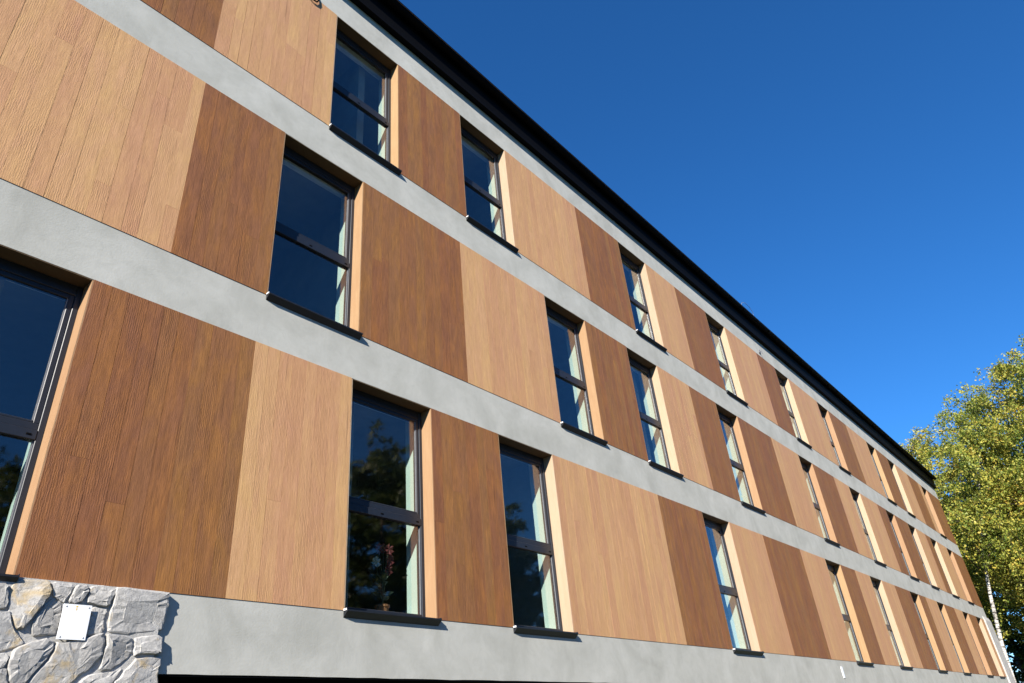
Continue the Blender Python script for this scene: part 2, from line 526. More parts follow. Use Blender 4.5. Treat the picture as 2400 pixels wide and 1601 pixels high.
W = 'W'
FLOORS = {
    1: (ZA, ZB, [(-6.0, 'L'), (-3.2, 'D'), (-1.4, 'L'), (0.37, W), (1.58, 'D'), (3.10, 'L'), (4.29, W), (5.50, 'D'), (6.73, W), (7.94, 'L'),
                 (10.96, 'D'), (12.63, W), (13.83, 'L'), (15.51, 'D'), (17.72, 'L'), (19.47, W), (20.68, 'D'), (21.91, 'L'),
                 (23.30, W), (24.50, 'L'), (25.94, 'D'), (27.78, W), (28.97, 'D'), (29.94, 'L'), (31.64, W), (32.83, 'D'),
                 (34.64, 'L'), (36.18, W), (37.38, 'D'), (39.04, W), (40.24, 'L'), (40.90, None)]),
    2: (ZC, ZD, [(-6.0, 'D'), (-3.9, 'L'), (2.14, 'D'), (3.16, W), (4.37, 'D'), (6.20, 'L'), (8.26, W), (9.47, 'D'), (10.87, W), (12.07, 'L'),
                 (13.44, 'D'), (14.75, W), (15.95, 'D'), (18.04, 'L'), (19.97, W), (21.10, 'D'), (22.96, 'L'), (24.45, W),
                 (25.62, 'L'), (27.60, 'D'), (28.66, W), (29.82, 'D'), (31.74, W), (32.94, 'L'), (34.55, 'D'), (35.40, W),
                 (36.60, 'L'), (38.55, W), (39.75, 'D'), (XR, None)]),
    3: (ZE, ZF, [(-6.0, 'L'), (-2.5, 'W2'), (-1.3, 'D'), (2.15, 'L'), (3.78, W), (4.99, 'D'), (6.39, W), (7.60, 'L'), (9.81, 'D'), (11.44, W), (12.63, 'L'),
                 (14.02, 'D'), (15.67, W), (16.84, 'L'), (18.97, 'D'), (20.34, W), (21.46, 'L'), (24.05, W), (25.18, 'D'),
                 (27.13, 'L'), (29.64, W), (30.84, 'D'), (32.58, W), (33.72, 'L'), (35.80, 'D'), (37.70, 'L'), (38.33, W), (39.52, 'D'), (XR, None)]),
}

# bands of stucco between the storeys (full depth of the wall)
for zb, zt, x1 in ((ZBASE, ZA, XR), (ZB, ZC, XR + 0.004), (ZD, ZE, XR), (ZF, ZTOP, XR)):
    m_ = MB()
    # a slightly uneven front so that the edges are not ruler-straight
    nx = 240
    xs = np.linspace(XL, x1, nx)
    v = []; f = []
    for i, x in enumerate(xs):
        j0, j1 = rng.normal(0, 0.0016), rng.normal(0, 0.0016)
        v += [(x, 0.0, zb + j0), (x, 0.0, zt + j1), (x, 0.42, zt + j1), (x, 0.42, zb + j0)]
    for i in range(nx - 1):
        a = 4 * i; b = a + 4
        for k in range(4):
            k2 = (k + 1) % 4
            f.append((a + k, a + k2, b + k2, b + k))
    f.append((0, 3, 2, 1)); f.append(tuple(4 * (nx - 1) + k for k in range(4)))
    m_.add(v, f)
    part(m_, "stucco_band", MAT['band'])

# end walls, back wall
m_ = MB()
m_.box(XL, XL + 0.3, 0.42, DEPTH, ZBASE, ZTOP)
m_.box(XR - 0.3, XR - 0.003, 0.42, DEPTH, ZBASE, ZTOP)
m_.box(XL, XR - 0.003, DEPTH, DEPTH + 0.3, 0.0, ZTOP)
part(m_, "outer_wall", MAT['band'])
# basement storey set back under the lowest band; its black stands in for shade
m_ = MB()
m_.box(XL, XR - 0.01, 1.6, 1.9, 0.0, ZBASE + 0.1)
part(m_, "basement_wall", MAT['black'])
m_ = MB(); m_.box(XL, XR - 0.01, 0.008, 1.59, ZBASE - 0.016, ZBASE - 0.006)
part(m_, "shade_soffit", MAT['black'])  # black sheet added so the band's underside reads as deep shade
# floors, ceilings and back walls of the rooms
for z0, z1 in ((ZA, ZB), (ZC, ZD), (ZE, ZF)):
    m_ = MB()
    m_.box(XL + 0.3, XR - 0.3, 0.42, 5.0, z0 - 0.25, z0 - 0.02)
    m_.box(XL + 0.3, XR - 0.3, 0.42, 5.0, z1 + 0.12, z1 + 0.3)
    m_.box(XL + 0.3, XR - 0.3, 5.0, 5.2, z0 - 0.25, z1 + 0.3)
    x = XL + 3.35
    while x < XR - 2:
        m_.box(x, x + 0.12, 0.43, 5.0, z0 - 0.02, z1 + 0.12)
        x += 3.6
    part(m_, "room", MAT['room'])

PLANK_END = 12.7
walls = MB()


def add_panel(x0, x1, z0, z1, tone):
    near = x0 < PLANK_END - 0.3 and x1 > -0.8
    if not near:
        m_ = MB(); m_.cbox(x0 + 0.001, x1 - 0.001, PF, 0.02, z0 + 0.002, z1 - 0.002, 0.003)
        return part(m_, "cladding_panel", MAT['far' + tone])
    m_ = MB(); m_.box(x0 + 0.001, x1 - 0.001, 0.001, 0.02, z0 + 0.001, z1 - 0.001)
    pn = part(m_, "cladding_panel", MAT['joint'])
    n = max(1, round((x1 - x0) / 0.155))
    w = (x1 - x0) / n
    edges = [x0] + [x0 + w * i + random.uniform(-0.026, 0.026) for i in range(1, n)] + [x1]
    for i in range(n):
        if edges[i + 1] < -0.7: continue
        cuts = [z0 + 0.001]
        k = random.choices((0, 1, 2), (0.68, 0.29, 0.03))[0]
        if k == 1: cuts.append(z0 + random.uniform(0.5, 1.9))
        if k == 2: cuts += [z0 + random.uniform(0.4, 0.9), z0 + random.uniform(1.4, 2.0)]
        cuts.append(z1 - 0.001)
        for a, b in zip(cuts[:-1], cuts[1:]):
            gl, gr = (random.choice((0.0006, 0.0014, 0.0022, 0.0034)) if i else 0.0), 0.0002
            f0 = PF + random.uniform(-0.0002, 0.0002)
            m_ = MB()
            m_.box(edges[i] + gl, edges[i + 1] - gr, f0, 0.001, a + (0.0009 if a > z0 + .01 else 0), b - 0.0003)
            part(m_, "plank", MAT['plank' + tone], pn)
    return pn


def add_window(xl, xr, z0, z1, tl, tr):
    """dark metal window in a recess: frame, transom, two panes, gaskets, sill, lining outside and plaster inside"""
    f0, f1 = RD, RD + 0.075
    fwid = 0.046
    zt0 = z0 + 1.025; zt1 = zt0 + 0.135           # transom
    top = 0.11
    m_ = MB()
    m_.cbox(xl + 0.012, xl + 0.012 + fwid, f0, f1, z0, z1 - 0.012, 0.004)
    m_.cbox(xr - 0.012 - fwid, xr - 0.012, f0, f1, z0, z1 - 0.012, 0.004)
    m_.cbox(xl + 0.012 + fwid, xr - 0.012 - fwid, f0 + 0.001, f1, z1 - top, z1 - 0.012, 0.004)
    m_.cbox(xl + 0.012 + fwid, xr - 0.012 - fwid, f0 + 0.001, f1, z0, z0 + 0.075, 0.004)
    w = part(m_, "window", MAT['frame'])
    il, ir = xl + 0.012 + fwid, xr - 0.012 - fwid
    m_ = MB()
    m_.cbox(il, ir, f0 - 0.004, f1 - 0.01, zt0, zt0 + 0.078, 0.004)
    m_.cbox(il, ir, f0 + 0.006, f1 - 0.01, zt0 + 0.078, zt1, 0.004)
    part(m_, "transom", MAT['frame'], w)
    # opening sash of the upper light
    s = 0.042
    m_ = MB()
    a0, a1 = zt1, z1 - top
    y0, y1 = f0 + 0.012, f1 - 0.012
    m_.cbox(il, il + s, y0, y1, a0, a1, 0.004)
    m_.cbox(ir - s, ir, y0, y1, a0, a1, 0.004)
    m_.cbox(il + s, ir - s, y0, y1, a1 - s, a1, 0.004)
    m_.cbox(il + s, ir - s, y0, y1, a0, a0 + 0.02, 0.004)
    part(m_, "sash", MAT['frame'], w)
    for q in ((ir - s - 0.009, ir - s, y0 + 0.006, y0 + 0.020, a0 + 0.02, a1 - s),
              (il + s, il + s + 0.009, y0 + 0.006, y0 + 0.020, a0 + 0.02, a1 - s),
              (ir - 0.009, ir - 0.001, y0 + 0.004, y0 + 0.02, z0 + 0.076, zt0 - 0.001),
              (il + 0.001, il + 0.009, y0 + 0.004, y0 + 0.02, z0 + 0.076, zt0 - 0.001)):
        m_ = MB(); m_.box(*q)
        part(m_, "gasket", MAT['sash'], w)
    for (p0, p1, q0, q1) in ((il + s + 0.009, ir - s - 0.009, a0 + 0.02, a1 - s), (il + 0.009, ir - 0.009, z0 + 0.075, zt0)):
        m_ = MB(); m_.box(p0, p1, f0 + 0.026, f0 + 0.032, q0, q1)
        part(m_, "pane", MAT['glass'], w)
    for fx in (0.48, 0.95):                        # drainage caps on the transom
        if xl > 16: break
        cx = il + (ir - il) * fx
        m_ = MB(); m_.cbox(cx - 0.018, cx + 0.018, f0 - 0.009, f0 - 0.004, zt0 + 0.030, zt0 + 0.044, 0.002)
        part(m_, "drain_cap", MAT['black'], w)
    # linings of the recess
    m_ = MB(); m_.box(xl, xl + 0.012, PF + 0.001, f0 + 0.02, z0 + 0.012, z1 - 0.012)
    part(m_, "jamb", MAT['jamb' + tl], w)
    m_ = MB(); m_.box(xr - 0.012, xr, PF + 0.001, f0 + 0.02, z0 + 0.012, z1 - 0.012)
    part(m_, "jamb", MAT['jamb' + tr], w)
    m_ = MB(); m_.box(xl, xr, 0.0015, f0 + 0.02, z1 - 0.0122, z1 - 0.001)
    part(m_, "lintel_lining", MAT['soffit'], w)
    # sill: sloping sheet with front lip, dark shadow wedge, upstand and end caps
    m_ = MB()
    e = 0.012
    m_.prism([(f0, z0 + 0.020), (-0.060, z0 + 0.002), (-0.060, z0 - 0.012), (-0.001, z0 - 0.064), (-0.001, z0 + 0.006), (f0, z0 + 0.014)], xl + 0.0005, xr + e)  # near-black undercut wedge stands in for the sill's cast shadow
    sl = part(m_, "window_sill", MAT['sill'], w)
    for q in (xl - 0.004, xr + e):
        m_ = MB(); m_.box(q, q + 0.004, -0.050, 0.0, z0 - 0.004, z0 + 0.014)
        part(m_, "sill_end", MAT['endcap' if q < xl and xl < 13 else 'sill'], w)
    # plastered reveal inside
    m_ = MB()
    m_.box(xl, xl + 0.02, f1, 0.44, z0 + 0.0, z1)
    m_.box(xr - 0.02, xr, f1, 0.44, z0 + 0.0, z1)
    m_.box(xl + 0.02, xr - 0.02, f1, 0.44, z1 - 0.02, z1 - 0.001)
    m_.box(xl + 0.02, xr - 0.02, f1, 0.50, z0 + 0.001, z0 + 0.05)
    part(m_, "inner_reveal", MAT['white'], w)
    return w


for fl, (z0, z1, segs) in FLOORS.items():
    for i in range(len(segs) - 1):
        x0, t = segs[i]
        x1 = segs[i + 1][0]
        if t in (W, 'W2'):
            tl = segs[i - 1][1]; tr = segs[i + 1][1]
            add_window(x0, x1, z0, z1, tl, tr)
        else:
            add_panel(x0, x1, z0, z1, t)
            walls.box(x0 + 0.001, x1 - 0.001, 0.021, 0.42, z0 + 0.001, z1 - 0.001)
part(walls, "wall_core", MAT['wall'])

# eaves: black fascia board, half-round gutter with brackets and joints, roof sheet
m_ = MB()
m_.box(XL - 0.1, XR + 0.12, -0.105, 0.2, ZTOP - 0.012, ZTOP + 0.045)      # soffit board
m_.box(XL - 0.1, XR + 0.12, -0.100, -0.06, ZTOP + 0.045, ZTOP + 0.50)
part(m_, "fascia", MAT['black'])
gut_c = (-0.19, EYE + 10.875)
R_ = 0.088
prof = []
for k in range(13):
    t = math.pi + math.pi * k / 12
    prof.append((gut_c[0] + R_ * math.cos(t), gut_c[1] + R_ * math.sin(t)))
prof = [(prof[0][0] - 0.010, prof[0][1] + 0.004), (prof[0][0] - 0.004, prof[0][1] + 0.014), (prof[0][0] + 0.006, prof[0][1] + 0.004)] + prof[1:]
inner = [(gut_c[0] + (R_ - 0.006) * math.cos(math.pi + math.pi * k / 12), gut_c[1] + (R_ - 0.006) * math.sin(math.pi + math.pi * k / 12)) for k in range(12, 0, -1)]
m_ = MB(); m_.prism(prof + inner, XL - 0.12, XR + 0.1)
gut = part(m_, "gutter", MAT['black'])
m_ = MB(); m_.tube([(XL - 0.12, gut_c[0] - R_ - 0.004, gut_c[1] - 0.022), (XR + 0.1, gut_c[0] - R_ - 0.004, gut_c[1] - 0.022)], 0.006, 6)
part(m_, "gutter_bead", MAT['bead'], gut)
for i in range(52):
    x = XL + 0.3 + i * 0.92
    if x > XR: break
    pts = [(x, gut_c[0] + (R_ + 0.004) * math.cos(math.pi + math.pi * k / 10), gut_c[1] + (R_ + 0.004) * math.sin(math.pi + math.pi * k / 10)) for k in range(11)]
    m_ = MB(); m_.tube(pts, 0.006, 4)
    part(m_, "gutter_bracket", MAT['black'], gut)
for x in (3.3, 10.9, 18.05, 25.6, 33.2):
    pr = [(gut_c[0] + (R_ + 0.006) * math.cos(math.pi + math.pi * k / 12), gut_c[1] + (R_ + 0.006) * math.sin(math.pi + math.pi * k / 12)) for k in range(13)]
    pr += [(gut_c[0] + (R_ + 0.001) * math.cos(math.pi + math.pi * k / 12), gut_c[1] + (R_ + 0.001) * math.sin(math.pi + math.pi * k / 12)) for k in range(12, -1, -1)]
    m_ = MB(); m_.prism(pr, x - 0.05, x + 0.05)
    part(m_, "gutter_joint", MAT['black'], gut)
m_ = MB()
zr = ZTOP + 0.47
m_.prism([(-0.20, zr + 0.005), (6.15, zr + 2.6), (12.5, zr + 0.02), (12.5, zr - 0.02), (6.15, zr + 2.55), (-0.20, zr - 0.012)], XL - 0.15, XR + 0.12)
rf = part(m_, "roof", MAT['roof'])
for xe in (XL + 0.02, XR - 0.3):
    m_ = MB()
    m_.prism([(0.0, ZTOP + 0.045), (12.3, ZTOP + 0.045), (12.3, zr - 0.03), (6.15, zr + 2.5), (0.0, zr - 0.02)], xe, xe + 0.25)
    part(m_, "gable", MAT['band'])
m_ = MB()
for i in range(60):
    x = XL + i * 0.82
    if x > XR: break
    m_.prism([(-0.20, zr + 0.006), (6.15, zr + 2.601), (6.15, zr + 2.63), (-0.20, zr + 0.032)], x, x + 0.02)
part(m_, "standing_seam", MAT['roof'], rf)


# ------------------------------------------------------------------ stone piers
CAMP = Vector((0, -5.589, EYE))


def photo_pt(u, v, y):
    """where a feature seen at photo pixel (u,v) sits on the wall plane y"""
    x = (u - 1200) / 1647.5; yy = -(v - 800.5) / 1647.5
    d = r2 * x + u2 * yy + fw
    t = (y - CAMP.y) / d.y
    p = CAMP + d * t
    return p.x, p.z


m_ = MB(); m_.box(XL, 2.585, -0.030, 0.0 - 0.001, 0.0, ZA - 0.002)
pier = part(m_, "stone_wall", MAT['mortar'])


def chaikin(p):
    q = []
    for i in range(len(p)):
        a = np.array(p[i]); b = np.array(p[(i + 1) % len(p)])
        q += [tuple(a * 0.86 + b * 0.14), tuple(a * 0.5 + b * 0.5), tuple(a * 0.14 + b * 0.86)]
    return q


def add_stone(poly, yb=-0.006, h=0.05, mat='stone'):
    area = sum(poly[i][0] * poly[(i + 1) % len(poly)][1] - poly[(i + 1) % len(poly)][0] * poly[i][1] for i in range(len(poly)))
    if area < 0: poly = poly[::-1]
    p = chaikin(poly)
    p = [(x + random.gauss(0, .0032), z + random.gauss(0, .0032)) for x, z in p]
    n = len(p)
    cx = sum(q[0] for q in p) / n; cz = sum(q[1] for q in p) / n
    tx, tz = random.gauss(0, 0.05), random.gauss(0, 0.05)
    rings = [(1.055, yb), (1.055, -h * 0.72), (1.03, -h * 0.93), (0.965, -h * 1.02)]
    v = []
    for ri, (s, y) in enumerate(rings):
        for x, z in p:
            xx, zz = cx + (x - cx) * s, cz + (z - cz) * s
            j = 0 if ri == 0 else random.gauss(0, 0.0016)
            til = 0 if ri == 0 else (xx - cx) * tx + (zz - cz) * tz
            v.append((xx, min(y + j + til, yb - 0.004) if ri else y, zz))
    f = []
    for r in range(len(rings) - 1):
        for k in range(n):
            k2 = (k + 1) % n
            f.append((r * n + k, r * n + k2, (r + 1) * n + k2, (r + 1) * n + k))
    # the split face: a few broken facets over an off-centre point
    ox, oz = cx + random.gauss(0, 0.02), cz + random.gauss(0, 0.02)
    l = (len(rings) - 1) * n
    m2 = len(v)
    for k in range(n):
        x, y, z = v[l + k]
        v.append((ox + (x - ox) * 0.62, y - 0.003 + random.gauss(0, 0.0015), oz + (z - oz) * 0.62))
    for k in range(n):
        k2 = (k + 1) % n
        f.append((l + k, l + k2, m2 + k2, m2 + k))
    f.append(tuple(m2 + k for k in range(n)))
    m_ = MB(); m_.add(v, f)
    return part(m_, "stone", MAT[mat], pier, False)


TR = [  # outlines of the stones in view (photo pixels x 5.343, origin 0,1340)
    [(-150, 150), (120, 150), (100, 300), (80, 450), (-150, 480)],
    [(150, 170), (255, 95), (630, 128), (640, 255), (590, 330), (450, 510), (290, 700), (215, 690), (115, 480)],
    [(655, 135), (940, 158), (900, 260), (835, 370), (790, 380), (735, 350), (670, 300)],
    [(968, 162), (1108, 176), (1110, 260), (1010, 380), (950, 395), (868, 375), (900, 280)],
    [(1142, 180), (1452, 200), (1435, 290), (1370, 400), (1330, 438), (1110, 388), (1118, 330)],
    [(1480, 205), (2110, 262), (2112, 320), (2100, 430), (2065, 600), (2045, 700), (1950, 735), (1660, 768), (1390, 745), (1370, 700), (1400, 500), (1450, 330)],
    [(650, 345), (730, 340), (790, 420), (770, 520), (735, 690), (700, 775), (500, 795), (415, 790), (420, 640), (560, 430)],
    [(830, 420), (1000, 415), (1120, 440), (1080, 640), (1060, 800), (740, 800), (775, 600)],
    [(1170, 445), (1340, 462), (1345, 500), (1310, 580), (1310, 700), (1260, 775), (1100, 800), (1095, 700), (1140, 560)],
    [(-150, 500), (108, 500), (130, 600), (200, 760), (290, 870), (280, 915), (100, 975), (-150, 1050)],
    [(190, 960), (560, 845), (680, 885), (660, 960), (580, 1095), (470, 1200), (330, 1385), (150, 1420), (100, 1280), (130, 1080)],
    [(710, 895), (860, 880), (1090, 850), (1270, 772), (1292, 860), (1280, 1030), (1180, 1150), (1000, 1280), (900, 1395), (720, 1450), (360, 1420), (500, 1225), (640, 1090)],
    [(1332, 782), (1635, 818), (1660, 930), (1648, 1015), (1600, 1085), (1400, 1215), (1255, 1235), (1312, 1040), (1335, 900)],
    [(1700, 825), (2035, 795), (2028, 1000), (1980, 1022), (1740, 1028), (1685, 1050), (1690, 930)],
    [(1725, 1085), (2028, 1068), (2010, 1180), (1985, 1260), (1985, 1500), (1700, 1560), (1450, 1500), (1430, 1400), (1600, 1225)],
    [(1410, 1250), (1545, 1195), (1400, 1400), (1350, 1560), (1000, 1560), (960, 1420), (1150, 1290)],
    [(-150, 1080), (90, 1010), (100, 1090), (60, 1175), (-150, 1230)],
    [(-150, 1260), (70, 1200), (95, 1380), (110, 1500), (-150, 1500)],
]
for si, poly in enumerate(TR):
    pts = [photo_pt(x / 5.343, 1340 + y / 5.343, -0.045) for x, y in poly]
    pts = [(x, min(z, ZA - 0.004)) for x, z in pts]
    add_stone(pts, h=0.040 if si in (6, 7, 8) else random.uniform(0.044, 0.055), mat='ochre' if si in (1, 11) else 'stone')
# the same stonework beyond the frame: cells round jittered seeds
seeds = [(x * 0.27 + random.uniform(-0.09, 0.09) + (0.13 if j % 2 else 0), j * 0.235 + random.uniform(-0.07, 0.07))
         for x in range(-8, 11) for j in range(-1, 14)]
for sx_, sz_ in seeds:
    if not (-1.7 < sx_ < 2.5 and 0.02 < sz_ < ZA - 0.08): continue
    if sx_ > 1.28 and sz_ > 2.12: continue
    poly = [(-1.9, 0.0), (2.57, 0.0), (2.57, ZA - 0.006), (-1.9, ZA - 0.006)]
    if sz_ < 2.3 and sx_ > 1.1:
        poly = [(-1.9, 0.0), (2.57, 0.0), (2.57, 2.24), (-1.9, 2.24)]
    elif sz_ >= 2.12:
        poly = [(-1.9, 0.0), (1.33, 0.0), (1.33, ZA - 0.006), (-1.9, ZA - 0.006)]
    for ox, oz in seeds:
        if (ox, oz) == (sx_, sz_) or (ox - sx_) ** 2 + (oz - sz_) ** 2 > 0.9: continue
        mx_, mz_ = (sx_ + ox) / 2, (sz_ + oz) / 2
        nx_, nz_ = ox - sx_, oz - sz_
        q = []
        for i in range(len(poly)):
            a, b = poly[i], poly[(i + 1) % len(poly)]
            da = (a[0] - mx_) * nx_ + (a[1] - mz_) * nz_; db = (b[0] - mx_) * nx_ + (b[1] - mz_) * nz_
            if da <= 0: q.append(a)
            if da * db < 0:
                t = da / (da - db); q.append((a[0] + (b[0] - a[0]) * t, a[1] + (b[1] - a[1]) * t))
        poly = q
        if len(poly) < 3: break
    if len(poly) < 3: continue
    ccx = sum(p[0] for p in poly) / len(poly); ccz = sum(p[1] for p in poly) / len(poly)
    poly = [(ccx + (x - ccx) * 0.94, ccz + (z - ccz) * 0.94) for x, z in poly]
    add_stone(poly, h=random.uniform(0.044, 0.058))

# pier at the far corner of the building, stone-faced, with a weathered slope on top
m_ = MB()
zt = ZB + 0.10
prof = [(0.40, 0.0), (-0.06, 0.0), (-0.06, zt - 0.12), (0.0, zt + 0.05), (0.40, zt + 0.05)]
m_.prism([(y, z) for y, z in prof], 40.92, XR + 0.35)
part(m_, "corner_pier", MAT['mortar'])

# white plate screwed to the stones
c4 = [photo_pt(u / 5.343, 1340 + v / 5.343, -0.066) for u, v in ((805, 397), (1158, 427), (1066, 860), (703, 845))]
xa = sum(c4[i][0] for i in (0, 3)) / 2; xb = sum(c4[i][0] for i in (1, 2)) / 2
za = sum(c4[i][1] for i in (2, 3)) / 2; zb = sum(c4[i][1] for i in (0, 1)) / 2
pl = empty("sign_plate", (xa, -0.062, za))
tag(pl, "small blank white plate with a yellow mark screwed to the grey stone wall", "sign plate")


def loc_part(mb, name, mat, parent, smooth=False):
    o = mb.build(name, mat, None, smooth)
    o.parent = parent
    o.matrix_parent_inverse = Matrix.Translation(-Vector(parent.location))
    return o


m_ = MB(); m_.cbox(xa, xb, -0.066, -0.062, za, zb, 0.001)
loc_part(m_, "plate", MAT['plate'], pl)
w_ = xb - xa; h_ = zb - za
for fx, fz in ((0.10, 0.93), (0.90, 0.93), (0.10, 0.07), (0.90, 0.07)):
    m_ = MB(); cx, cz = xa + w_ * fx, za + h_ * fz
    m_.tube([(cx, -0.035, cz), (cx, -0.067, cz), (cx, -0.0685, cz)], [0.0035, 0.005, 0.0035], 8)
    loc_part(m_, "screw", MAT['steel'], pl)
m_ = MB(); cx = xa + w_ * 0.47; cz = za + h_ * 0.94
m_.cbox(cx - 0.006, cx + 0.006, -0.0666, -0.0659, cz - 0.005, cz + 0.004, 0.0002)
m_.add([(cx - 0.006, -0.0664, cz - 0.012), (cx, -0.0664, cz - 0.028), (cx + 0.006, -0.0664, cz - 0.012)], [(0, 1, 2)])
loc_part(m_, "printed_mark", MAT['yellow'], pl)

# loop of black cable hanging at the topmost band, and small fittings
x0, z0 = photo_pt(742, 14, -0.03); x1, z1 = photo_pt(722, 4, -0.03)
m_ = MB()
xa0, xb0 = min(x0, x1) - 0.03, max(x0, x1) + 0.02
zz = ZF - 0.08
pts = [(xb0, 0.02, zz + 0.22), (xb0, -0.025, zz + 0.12), (xb0 + 0.005, -0.03, zz + 0.03), (xb0 - 0.02, -0.03, zz - 0.03), ((xa0 + xb0) / 2, -0.032, zz - 0.045),
       (xa0 + 0.02, -0.03, zz - 0.02), (xa0, -0.03, zz + 0.06), (xa0 + 0.01, -0.02, zz + 0.16), (xa0 + 0.01, 0.02, zz + 0.22)]
m_.tube(pts, 0.011, 8)
o = m_.build("cable_loop", MAT['black'], None, True)
tag(o, "black loop of cable hanging from the topmost grey band near the top edge", "cable")
x0, z0 = photo_pt(1781, 826, -0.02)
m_ = MB()
m_.cbox(x0 - 0.05, x0 + 0.05, -0.03, 0.03, z0 - 0.02, z0 + 0.08, 0.006)
m_.tube([(x0, -0.03, z0 + 0.03), (x0, -0.07, z0 + 0.02), (x0 + 0.01, -0.085, z0 - 0.06)], 0.012, 6)
o = m_.build("wall_hook", MAT['sash'])
tag(o, "small dark hook fixed to the topmost grey band under the gutter", "hook")
x0, z0 = photo_pt(1972, 1565, -0.01); x1, z1 = photo_pt(1980, 1587, -0.01)
m_ = MB(); m_.cbox(x0 - 0.02, x0 + 0.075, -0.012, 0.002, min(z0, z1) - 0.02, max(z0, z1) + 0.02, 0.004)
o = m_.build("marker_strip", MAT['plate'])
tag(o, "short upright white strip fixed to the lowest grey band", "marker")
# springy wire sticking out over the gutter
m_ = MB()
gx, gy, gz = 18.05, -0.27, gut_c[1]
m_.tube([(gx, gy + 0.02, gz - 0.02), (gx + 0.02, gy - 0.03, gz + 0.09), (gx + 0.22, gy - 0.05, gz + 0.17), (gx + 0.55, gy - 0.04, gz + 0.19), (gx + 0.8, gy - 0.03, gz + 0.10), (gx + 0.85, gy + 0.0, gz + 0.0), (gx + 0.80, gy + 0.03, gz - 0.06)], 0.006, 5)
o = m_.build("wire", MAT['sash'], None, True)
tag(o, "thin curled wire sticking up over the black gutter", "wire")


# ------------------------------------------------------------------ things on the inner window ledges
def pot_plant(x, z, label, petal, h):
    root = empty("potted_plant", (x, 0.36, z))
    tag(root, label, "potted plant")
    m_ = MB(); m_.tube([(x, 0.36, z), (x, 0.36, z + 0.10), (x, 0.36, z + 0.102), (x, 0.36, z + 0.125)], [0.05, 0.068, 0.078, 0.078], 14)
    loc_part(m_, "pot", MAT['clay'], root)
    st = MB(); fl_ = MB(); lf = MB()
    rr = random.Random(int(x * 10))
    for i in range(7):
        a = rr.uniform(0, 6.28); L_ = h * rr.uniform(0.6, 1.0)
        tip = (x + math.cos(a) * 0.13 * L_ / h, 0.36 + math.sin(a) * 0.05, z + 0.12 + L_)
        st.tube([(x, 0.36, z + 0.11), (x + (tip[0] - x) * 0.4, 0.36, z + 0.12 + L_ * 0.55), tip], [0.006, 0.005, 0.003], 5)
        for k in range(6):
            b = 6.28 * k / 6
            r = 0.055
            fl_.add([tip, (tip[0] + math.cos(b) * r, tip[1] + rr.uniform(-.02, .02), tip[2] + math.sin(b) * r), (tip[0] + math.cos(b + .7) * r * 1.1, tip[1] - 0.02, tip[2] + math.sin(b + .7) * r * 1.1), (tip[0] + math.cos(b + 1.2) * r * .7, tip[1] + 0.01, tip[2] + math.sin(b + 1.2) * r * .7)],
                    [(0, 1, 2, 3)], 1 if i == 0 else 0)
        for k in range(3):
            b = rr.uniform(0, 6.28); q = 0.12 + L_ * rr.uniform(0.1, 0.6)
            p0 = Vector((x, 0.36, z + q)); d = Vector((math.cos(b) * 0.16, math.sin(b) * 0.05, 0.04)); sdd = Vector((0, 0.01, 0.025))
            lf.add([p0, p0 + d * .5 + sdd, p0 + d, p0 + d * .5 - sdd], [(0, 1, 2, 3)])
    loc_part(st, "stem", MAT['potleaf'], root)
    loc_part(lf, "foliage", MAT['potleaf'], root)
    loc_part(fl_, "blossom", [MAT[petal], MAT['whitepetal']], root)


pot_plant(5.06, ZA + 0.05, "potted plant with dull red and pale blossoms behind a ground floor window", 'redpetal', 0.62)


